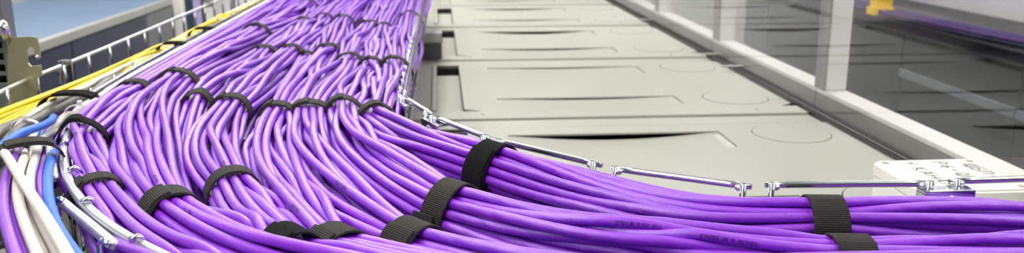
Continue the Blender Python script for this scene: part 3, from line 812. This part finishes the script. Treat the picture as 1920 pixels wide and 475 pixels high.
def ink_marks(bs):
    """tiny printed digits on the sheaths that lie on top, near the camera"""
    by = {b['name']: b for b in bs}
    for nm, X0, Y0, txt in (('zeta', .19, .59, '674283 2819 803423'), ('zeta', .12, .60, '975418 0102 803'), ('eta', .0, .84, '1082 8 1681 0'), ('epsilon', -.08, .70, '4281 0 2819'),
                            ('beta', -.24, .72, '80742 2818'), ('beta', -.19, .64, '01 1801'), ('gamma', -.20, .77, '8142 28'), ('delta', -.1, .64, '2819 803'), ('alpha', -.35, .86, '1083 41')):
        b = by[nm]; best = None
        for i in range(b['n']):
            C = b['X'][i]; j = int(np.argmin((C[:, 0]-X0)**2+(C[:, 1]-Y0)**2)); sc = C[j, 2]-.3*np.hypot(C[j, 0]-X0, C[j, 1]-Y0)
            if best is None or sc > best[0]: best = (sc, i, j)
        _, i, j = best; C = b['X'][i]; L = np.concatenate([[0], np.cumsum(np.linalg.norm(np.diff(C, axis=0), axis=1))])
        T, N, B = frames(C); v = np.array([0, 0, CAMZ])-C[j]
        ang = math.atan2(v@B[j], v@N[j])-.25
        ob, o = b['objs'][i]; cable_ink(ob, C, L[j], txt, ang, .0026, o)

# cables of the narrow side tray and the ones that pass to the lower left corner
def side_cables():
    L = []
    def add(pix, r, m, label, group=None, cat='cable', name='network_cable'): L.append(lay_path(pix, r, m, label, group, cat, name))
    # yellow patch cables
    yel = [(-60, 262), (0, 226), (60, 203), (140, 170), (215, 137), (270, 110), (330, 82), (400, 47), (465, 18), (540, -18), (610, -48)]
    for k, (dx, dy, dz) in enumerate([(0, 0, 0), (-6, -7, .003), (-10, -14, 0), (5, 6, -.001), (-14, -19, .004), (2, 1, .006), (9, 9, .004)]):
        pts = [(x+dx*.85**i+1.5*math.sin(1.7*i+k*2), y+dy*.84**i+1.0*math.cos(1.3*i+k), .238+dz) for i, (x, y) in enumerate(yel)]
        add(pts, .0023, YELLOW_C, 'thin yellow fibre patch cable running along the narrow side tray', 'yellow patch cables in the side tray', name='patch_cable')
    gr = [[(-70, 330), (0, 278), (60, 236), (130, 194), (200, 154), (270, 117), (340, 81), (420, 41), (500, 1), (580, -40)],
          [(-60, 346), (20, 284), (90, 237), (160, 192), (230, 149), (300, 110), (370, 74), (440, 37), (510, 2), (590, -38)],
          [(-80, 318), (-10, 268), (50, 228), (110, 196), (180, 160), (250, 122), (330, 80), (410, 40), (490, 0), (570, -42)]]
    for k, g in enumerate(gr):
        add([(x, y, .243) for x, y in g], .0055, GREY_C, 'thick dark grey power cable lying low in the narrow side tray', 'grey power cables in the side tray', name='power_cable')
    add([(x+14, y+12, .262) for x, y in gr[1]], .0055, GREY_C, 'thick dark grey power cable lying low in the narrow side tray', 'grey power cables in the side tray', name='power_cable')
    # pale cables that cross over the yellow ones
    add([(-60, 290, .246), (0, 262, .246), (50, 232, .24), (85, 200, .224), (104, 186, .222), (140, 176, .226), (175, 160, .232), (240, 128, .238), (300, 96, .238), (380, 55, .24), (470, 8, .24), (560, -38, .24)], .0036, WHITE_C, 'cream cable climbing over the yellow patch cables beside a black strap', name='network_cable')
    # the mixed bundle that leaves to the lower left: far part shared, near part each its own
    far = [(38, 281), (66, 262), (100, 240), (145, 212), (195, 182), (255, 142), (320, 102), (400, 57), (470, 18), (540, -20), (600, -52)]
    near = [
     ('W', [(175, 560), (125, 475), (96, 421), (66, 374), (35, 333), (17, 303)], .205, 'cream cable lying on top across the lower-left bundle', 0),
     ('W', [(108, 560), (70, 475), (48, 429), (33, 385), (24, 342), (44, 300)], .213, 'cream cable second in the lower-left bundle, crossed by the top one', 4),
     ('W', [(130, 560), (88, 475), (66, 430), (50, 388), (40, 345), (58, 296)], .224, 'cream cable running low in the middle of the lower-left bundle', 9),
     ('G', [(150, 560), (110, 475), (77, 421), (59, 390), (46, 340), (66, 290)], .218, 'pale grey cable near the blue one in the lower-left bundle', 14),
     ('P', [(60, 560), (28, 475), (5, 415), (2, 362), (14, 325), (30, 290)], .214, 'purple cable bulging at the outer left of the mixed bundle', -6),
     ('P', [(84, 560), (48, 475), (22, 421), (14, 376), (30, 330), (40, 292)], .222, 'purple cable second from the outer left of the mixed bundle', -2),
     ('P', [(140, 560), (104, 475), (74, 410), (56, 350), (62, 318), (74, 292)], .228, 'purple cable under the cream ones in the mixed bundle', 12),
     ('P', [(190, 560), (140, 475), (104, 430), (72, 372), (66, 330), (84, 300)], .224, 'purple cable beside the blue one in the mixed bundle', 17),
     ('B', [(200, 560), (140, 478), (118, 455), (97, 420), (76, 360), (80, 326), (96, 296)], .222, 'blue cable along the cut side wires at lower left', 20),
     ('B', [(170, 560), (120, 475), (84, 400), (52, 350), (48, 320), (60, 300)], .238, 'blue cable half buried under the cream cables', 8),
    ]
    mm = {'W': WHITE_C, 'G': GREYW_C, 'P': PURPLE, 'B': BLUE_C}
    for c, npx, z, lab, dx in near:
        a = [(x, y, z) for x, y in npx]
        f = [(x+dx*.8*(1-i*.05)+1.5*math.sin(i*2.1+dx), y+dx*.7*(1-i*.05)-3+1.5*math.cos(i*1.7+dx), .243+.012*((i*7+dx) % 3)/3+(.014 if c != 'W' and i > 3 else 0)) for i, (x, y) in enumerate(far)]
        if c == 'B': f = f[:2]+[(x, y, .262) for x, y, z in f[2:]]
        add(a+f[1:], RC, mm[c], lab, 'cables of the mixed lower-left bundle')
    add([(-60, 318, .222), (-20, 286, .216), (0, 272, .213), (40, 257, .213), (72, 241, .214), (90, 231, .222), (112, 226, .24), (150, 206, .262), (220, 165, .264), (300, 118, .264)], .0042, BLUE_C, 'short stretch of blue cable crossing over the grey power cables')
    add([(60, 540, .262), (14, 450, .256), (-4, 400, .25), (-10, 360, .25), (4, 320, .25), (30, 285, .25), (80, 256, .258)], .005, BLACK_C, 'black cable at the very lower left corner beside purple cables')
    add([(556, -30, .236), (500, 14, .236), (452, 42, .236), (410, 66, .238), (360, 96, .242), (310, 127, .25), (255, 162, .262)], RC, DBLUE_C, 'dark blue cable running inside the wide tray along its left rail')
    return L

# ------------------------------------------------------------------ narrow side tray
OUT2 = [(-.56, 2.95), (-.557, 2.2), (-.555, 1.5), (-.555, 1.135), (-.535, .98), (-.50, .86), (-.45, .745), (-.39, .64), (-.30, .54)]
def side_tray():
    o = (-.5, 1.5, FLOORW); t = empty('cable_tray', o)
    tag(t, 'narrow zinc wire side tray carrying yellow, grey and cream cables', 'cable tray')
    wire('side_rail', at(OUT2, RAIL), R3, GALV, t, off=o)
    wire('side_rail', at(OUT2, FLOORW), R3, ZINC, t, off=o)
    inn = [(-.448, 2.95), (-.446, 2.0), (-.443, 1.3), (-.436, 1.10)]
    wire('side_rail', at(inn, RAIL), R3, ZINC, t, off=o)
    q = [P(x, y, RAIL) for x, y in ((92, 268), (101, 336), (112, 376), (216, 462))]
    wire('side_rail', [q[0], q[1]], R3*1.35, GALV, t, off=o)
    wire('side_rail', [q[2], q[3]], R3*1.35, GALV, t, off=o)
    low = inn+[tuple(P(92, 268, RAIL)[:2]), tuple(P(108, 350, RAIL)[:2]), tuple(P(216, 462, RAIL)[:2])]
    wire('side_rail', at(low, FLOORW), R3, ZINC, t, off=o)
    OA, _, _ = spline(at(OUT2, 0), .01); IA, _, _ = spline(at(low, 0), .01)
    for y in list(np.arange(1.14, 2.9, .0895)):
        a = OA[np.argmin(abs(OA[:, 1]-y))]; b = IA[np.argmin(abs(IA[:, 1]-y))]
        d = np.array([1.0, 0, 0])
        ai, bi = a+d*.0055, b-d*.0055
        C = np.array([(*ai[:2], RAIL+.002), (*ai[:2], RAIL-.02), (*ai[:2], FLOORW+.003), (*(ai+d*.006)[:2], FLOORW-.0055), (*((ai+bi)/2)[:2], FLOORW-.0055), (*(bi-d*.006)[:2], FLOORW-.0055), (*bi[:2], FLOORW+.003), (*bi[:2], RAIL-.02), (*bi[:2], RAIL+.003)])
        wire_poly('cross_wire', C, .0025, ZINC, t, o, np.array([0, 1.0, 0]))
    for f in (.2, .45, .7, .93):
        a = OA[int(f*0+len(OA)*(.62+.38*f))-1]; b = IA[int(len(IA)*(.62+.38*f))-1]
        d = (b-a)/np.linalg.norm(b-a); ai, bi = a+d*.0055, b-d*.0055
        C = np.array([(*ai[:2], RAIL+.002), (*ai[:2], FLOORW+.003), (*(ai+d*.006)[:2], FLOORW-.0055), (*(bi-d*.006)[:2], FLOORW-.0055)])
        wire_poly('cross_wire', C, .0025, ZINC, t, o, np.cross(d, [0, 0, 1.0]))
    for x, y in ((84, 272), (86, 323), (110, 374), (192, 452)):
        c = P(x, y, RAIL+.004); hook2(c, t, o)
    for w in (.35, .65):
        n = 40; qq = np.linspace(0, 1, n); fi = lambda A: np.stack([np.interp(qq, np.linspace(0, 1, len(A)), A[:, j]) for j in range(3)], -1)
        C = fi(OA)*(1-w)+fi(IA)*w; C[:, 2] = FLOORW; wire('floor_wire', C, .0025, ZINC, t, step=.02, sides=8, off=o)

def hook2(c, t, o):
    c = np.array(c); d = np.array([.85, -.5, 0])
    C = np.array([c+d*.007+[0, 0, -.003], c+d*.003+[0, 0, 0], c, c-d*.002+[0, 0, -.002], c-d*.003+[0, 0, -.008], c-d*.003+[0, 0, -.03], c-d*.003+[0, 0, -.047]])
    wire('hooked_wire', C, .0026, CHROME, t, step=.003, sides=10, off=o)

def loose_ring(name, px, py, z, ang, rx, rz, w, th, m, label, cat, group, lift=0):
    """strap or tie around a flat group of cables in the side tray"""
    c = P(px, py, z)-np.array([0, 0, rz]); T = np.array([math.sin(ang), math.cos(ang), 0]); N = np.cross(T, [0, 0, 1.0]); B = np.array([0, 0, 1.0])
    a = np.arange(56)/56*2*np.pi
    pr = np.stack([np.sign(np.cos(a))*abs(np.cos(a))**.7*rx, np.sign(np.sin(a))*abs(np.sin(a))**.8*rz], -1)
    base = tuple(c-np.array([0, 0, rz])); t = empty(name, base); tag(t, label, cat, group)
    band('strap_band' if cat == 'strap' else 'tie_band', pr, th, w, c, T, N, B, m, t, base)
    k = 8; q = pr[k:k+10]*1.0; o = q/np.linalg.norm(q, axis=1)[:, None]
    if cat == 'strap': band('strap_end', q+o*(th+.0003), th, w*.96, c, T, N, B, m, t, base, closed=False)
    else:
        bm = bmesh.new(); add_box(bm, -.0025, .0025, -.003, .003, -.002, .0025, .0006)
        h = c+N*pr[14, 0]+B*(pr[14, 1]+th+.002)
        bmesh.ops.translate(bm, verts=bm.verts, vec=h); from_bm('tie_head', bm, m, t, off=base)

def side_tray_bits():
    g = 'black straps on the side tray cables'
    loose_ring('cable_strap', 44, 270, CAMZ-.206, -.55, .030, .022, .022, .0018, RIB, 'black strap wrapped round the mixed cream and purple bundle at far left', 'strap', g)
    loose_ring('cable_strap', 132, 177, CAMZ-.217, .0, .036, .022, .022, .0018, FUZZ, 'black fuzzy strap over grey cables in the side tray near the yellow cables', 'strap', g)
    loose_ring('cable_strap', 383, 54, CAMZ-.222, .0, .030, .02, .022, .0018, FUZZ, 'small black strap farthest away on the side tray cables', 'strap', g)
    loose_ring('cable_strap', 325, 82, CAMZ-.222, .0, .028, .02, .022, .0018, FUZZ, 'black strap on the side tray cables just nearer than the farthest', 'strap', g)
    g = 'pale nylon ties in the side tray'
    for px, py, rx, lab in ((150, 198, .020, 'pale nylon tie round grey cables beside the black fuzzy strap'), (48, 226, .018, 'pale nylon tie at the left edge above the blue cable'),
                            (250, 122, .020, 'pale nylon tie on grey cables midway along the side tray'), (408, 36, .02, 'pale nylon tie standing up at the far end of the side tray')):
        loose_ring('cable_tie', px, py, CAMZ-.226, .15, rx, .018, .0045, .0012, NYLON, lab, 'cable tie', g)

# ------------------------------------------------------------------ supports of the trays
def supports():
    zt = FLOORW-.0085
    for y, x1, lab in ((2.235, .002, 'grey steel strut under the tray, its end showing right of the rail'), (1.28, -.052, 'grey steel strut hidden beneath the cables in the tray')):
        o = (-.29, y, RACK); t = empty('tray_support', o); tag(t, lab, 'support', 'struts carrying the trays')
        box('strut', -.585, x1, y-.02, y+.02, zt-.026, zt, ALU, t, bev=.002, off=o)
        box('strut_end', x1+.0002, x1+.002, y-.02, y+.02, zt-.026, zt, DARKBOX, t, bev=.0005, off=o)
        box('foot', x1-.06, x1, y-.022, y+.022, RACK+.0045, zt-.0265, DARKBOX, t, bev=.002, off=o)
        box('foot', -.49, -.44, y-.022, y+.022, RACK+.0045, zt-.0265, DARKBOX, t, bev=.002, off=o)

def strut_bracket():
    # slotted upright at the left edge, hung from the ceiling
    y = 1.22; a = P(-26, 100, Y=y); b = P(15, 100, Y=y)
    x0, x1 = a[0], b[0]; zb = FLOORW-.055
    o = ((x0+x1)/2, y, zb); t = empty('slotted_strut', o); tag(t, 'grey-green slotted steel strut at the left edge behind the wire rail', 'strut')
    bm = bmesh.new()
    hs = [zb+.02+.0125*k for k in range(40)]; z = zb
    xm0, xm1 = x0+.006, x1-.006
    add_box(bm, x0, xm0, y, y+.003, zb, 3.75); add_box(bm, xm1, x1, y, y+.003, zb, 3.75)
    add_box(bm, x0, x0+.003, y+.003, y+.03, zb, 3.75); add_box(bm, x1-.003, x1, y+.003, y+.03, zb, 3.75)
    from_bm('channel', bm, STRUTM, t, off=o)
    n = 14; z0 = CAMZ-.235; pit = .0155
    for k in range(n):
        box('slat', xm0, xm1, y, y+.003, z0+k*pit, z0+k*pit+.006, STRUTM, t, bev=.0006, off=o)
    box('web', xm0, xm1, y, y+.003, zb, z0-.0005, STRUTM, t, bev=0, off=o); box('web', xm0, xm1, y, y+.003, z0+n*pit, 3.75, STRUTM, t, bev=0, off=o)
    box('channel_back', x0+.003, x1-.003, y+.026, y+.03, zb, 3.75, BLACKIN, t, bev=0, off=o)
    c = P(3, 58, Y=y-.01)
    bm = bmesh.new(); bmesh.ops.create_uvsphere(bm, u_segments=18, v_segments=12, radius=.011); bmesh.ops.scale(bm, verts=bm.verts, vec=(1, .9, 1.4))
    bmesh.ops.translate(bm, verts=bm.verts, vec=c); from_bm('bolt', bm, CHROME, t, True, off=o)
    # plate bracket with the hooked slot
    f = lambda x, yy: P(x, yy, Y=y-.002)
    pts = [(16, 70), (60, 68), (70, 70), (76, 90), (77, 108), (70, 111), (66, 104), (66, 90), (56, 87), (52, 94), (54, 118), (60, 124), (78, 122), (80, 140), (72, 146), (70, 190), (72, 215), (16, 215)]
    w = [f(*p) for p in pts]
    bt = empty('support_bracket', tuple(f(45, 215))); bo = bt.location.copy()
    tag(bt, 'yellowish zinc plate bracket with a hooked notch at the left edge', 'bracket')
    bm = bmesh.new(); vs = [bm.verts.new(p) for p in w]; fc = bm.faces.new(vs); ex = bmesh.ops.extrude_face_region(bm, geom=[fc])
    for v in [v for v in ex['geom'] if isinstance(v, bmesh.types.BMVert)]: v.co.y -= .003
    bmesh.ops.triangulate(bm, faces=bm.faces); from_bm('plate', bm, ZINCY, bt, off=bo)
    box('arm', w[0][0]-.02, -.02, y+.004, y+.03, zb+.02, FLOORW-.009, ZINCY, bt, bev=.001, off=bo)
    c = f(72, 106); bm = bmesh.new(); bmesh.ops.create_uvsphere(bm, u_segments=10, v_segments=8, radius=.003); bmesh.ops.translate(bm, verts=bm.verts, vec=c-np.array([0, .004, 0])); from_bm('rivet', bm, CHROME, bt, True, off=bo)

# ------------------------------------------------------------------ across the aisles
def left_row():
    xf = -1.3; zt = CAMZ-.425; segs = [(.6, 'first'), (1.25, ''), (1.9, ''), (2.55, ''), (3.2, ''), (4.02, '')]
    labs = ['dark blue-grey cabinet across the left aisle nearest the view', 'second dark blue-grey cabinet across the left aisle', 'third dark blue-grey cabinet across the left aisle', 'fourth dark blue-grey cabinet across the left aisle',
            'fifth dark blue-grey cabinet across the left aisle', 'grey end cabinet of the left row beside the white posts']
    for k, (y, _) in enumerate(segs):
        y1 = segs[k+1][0] if k+1 < len(segs) else 4.42; o = (-1.65, (y+y1)/2, 0); last = k == len(segs)-1
        t = empty('server_cabinet', o); tag(t, labs[k], 'cabinet', 'cabinets across the left aisle')
        box('body', -1.95, xf-.03, y+.002, y1-.002, 0, zt-.03, DARKBLUE, t, off=o)
        box('door', xf-.0295, xf, y+.004, y1-.004, .05, zt-.035, DARKGREY if last else DARKBLUE, t, off=o)
        box('top_panel', -1.95, xf-.025, y+.002, y1-.002, zt-.0295, zt, PALEBLUE, t, off=o)
        box('edge_profile', xf-.0245, xf+.004, y+.001, y1-.001, zt-.03, zt+.004, ALU, t, bev=.004, off=o)
        box('back_profile', -1.99, -1.951, y+.001, y1-.001, zt-.05, zt+.012, ALU, t, bev=.004, off=o)
    # posts and white louvred screen at the end of the row
    for x, y, w, m, lab in ((-1.30, 4.50, .045, FRAMEW, 'white upright post at the end of the left cabinets'), (-1.27, 4.72, .03, mat('lilac_post', srgb(176, 168, 214), .4), 'lilac upright post between two white posts'), (-1.24, 4.86, .05, FRAMEW, 'second white upright post past the lilac one')):
        o = (x, y, 0); t = empty('upright_post', o); tag(t, lab, 'post')
        box('shaft', x-w/2, x+w/2, y, y+.05, .011, 3.2, m, t, bev=.004, off=o); box('base_plate', x-w/2-.01, x+w/2+.01, y-.01, y+.06, 0, .0105, ALU, t, off=o)
    o = (-1.3, 5.9, 0); t = empty('equipment_cabinet', o); tag(t, 'dark teal cabinet end behind the white posts', 'cabinet')
    box('body', -1.75, -1.33, 5.6, 6.2, 0, 2.5, mat('teal', srgb(70, 92, 104), .5), t, off=o); box('door', -1.74, -1.34, 5.585, 5.5995, .1, 2.4, mat('teal_door', srgb(62, 84, 98), .45), t, off=o)
    o = (-1.0, 5.8, 0); t = empty('white_screen', o); tag(t, 'white screen of upright slats beyond the yellow cables', 'screen')
    for k in range(7): box('slat', -1.36+k*.125, -1.36+k*.125+.108, 5.45, 5.49, .06, 3.0, WALLW, t, bev=.006, off=o)
    box('base', -1.38, -.48, 5.44, 5.50, 0, .0595, DARKGREY, t, off=o)

def right_row():
    xf = 1.62; zt = CAMZ-.40
    labs = ['black cabinet behind the glass nearest the right edge', 'black cabinet behind the glass under the yellow saddle', 'third black cabinet behind the glass', 'fourth black cabinet behind the glass', 'fifth black cabinet behind the glass beside the white panel']
    for k in range(5):
        y = 1.0+k*.65; y1 = y+.65; o = (2.0, (y+y1)/2, 0)
        t = empty('server_cabinet', o); tag(t, labs[k], 'cabinet', 'black cabinets behind the glass')
        box('body', xf+.03, 2.10, y+.002, y1-.002, 0, zt, DOORK, t, off=o)
        box('door', xf, xf+.0295, y+.004, y1-.004, .05, zt-.03, DOORK, t, off=o)
        if k < 3: box('door_trim', xf-.008, xf-.0005, y+.004, y1-.004, CAMZ-.578, CAMZ-.550, DARKGREY, t, bev=.002, off=o)
    for k in range(9):
        C = [(xf+.07+.03*(k % 5), .9, zt+.006+.011*(k//5)), (xf+.11+.022*(k % 5), 2.0, zt+.006+.011*(k//5)), (xf+.06+.026*(k % 5), 3.0, zt+.006+.011*(k//5)), (xf+.10+.03*(k % 5), 4.2, zt+.006+.011*(k//5))]
        ob = wire('network_cable', C, .006, SHADEPURPLE if k % 3 else NAVY, None, step=.03); tag(ob, 'shade-darkened purple cable on top of the black cabinets behind the glass' if k % 3 else 'dark blue cable on top of the black cabinets behind the glass', 'cable', 'purple cables behind the glass' if k % 3 else 'blue cables behind the glass')
    c = P(1650, 27, zt); o = (c[0], c[1], zt)
    t = empty('cable_saddle', o); tag(t, 'bright yellow plastic cable saddle behind the glass at top right', 'cable saddle')
    w = .034
    box('foot', c[0]-w*1.25, c[0]+w*1.25, c[1]-.03, c[1]+.03, zt+.0, zt+.03, YELLOWP, t, bev=.003, off=o)
    box('body', c[0]-w, c[0]+w, c[1]-.024, c[1]+.024, zt+.0305, zt+.16, YELLOWP, t, bev=.004, off=o)
    box('collar', c[0]-w*1.15, c[0]+w*1.15, c[1]-.028, c[1]+.028, zt+.1605, zt+.19, YELLOWP, t, bev=.004, off=o)
    tag(box('wall_aisle', 2.13, 2.2, .4, 4.9, 0, 3.4, WALLW, bev=0), kind='structure')
    # white panel closing the aisle behind the glass
    o = (1.15, 4.75, 0); t = empty('aisle_screen', o); tag(t, 'tall white panel closing the aisle behind the glass', 'panel')
    x1 = P(1396, 60, Y=4.75)[0]
    box('sheet', .78, x1, 4.75, 4.78, .061, 3.2, WALLW, t, off=o); box('base', .78, x1, 4.74, 4.79, 0, .0605, DARKGREY, t, off=o)

# ------------------------------------------------------------------ build
room()
for x, y, lx, ly, lab in ((-.35, .6, .15, .6, 'long ceiling light above the tray bend'), (-.35, 2.6, .15, .6, 'long ceiling light above the far straight tray'), (-.35, 4.6, .15, .6, 'long ceiling light beyond the far tray'),
                     (-1.0, -.8, .15, .6, 'long ceiling light behind the viewpoint'), (1.45, .3, .15, .6, 'unseen ceiling light placed above the aisle behind the glass to light the white frame'), (1.45, 2.4, .15, .6, 'second unseen ceiling light placed above that aisle to light the white wall and frame'),  # the aisle pair is placed to light the white frame and wall
                     (.35, 3.6, .15, .6, 'unseen ceiling light added above the far racks to brighten the far cables'), (-1.0, 3.6, .15, .6, 'unseen ceiling light added above the left aisle to brighten the far cables'), (-2.3, 2.6, .15, .6, 'long ceiling light above the left cabinets'), (-2.3, 5.2, .15, .6, 'long ceiling light above the end of the left cabinets')):  # far-rack and left-aisle lights are added to brighten the far cables
    ceiling_lamp(x, y, lx, ly, lab)
rl = ['rack under the tray bend nearest the viewpoint', 'grey rack with the white junction box on its lid', 'grey rack right behind the inner tray corner', 'grey rack by the end of the steel strut', 'fifth grey rack of the near row', 'farthest grey rack of the near row']
sg = [(.004, .004), (.006, .0105), (.0045, .0035), (.0055, .010), (.0045, .007), (.004, .006)]
for k in range(6): rack(.205+PITCH*k, rl[k], sg[k])
partition(); junction_box()
static = tray(); side_tray(); supports(); strut_bracket()
coupler((-.5555, 1.335), (0, -1), RAIL+.010, .008); coupler((-.557, 2.19), (0, -1), RAIL+.03, .012)
left_row(); right_row()
build_cables(static)
side_tray_bits()
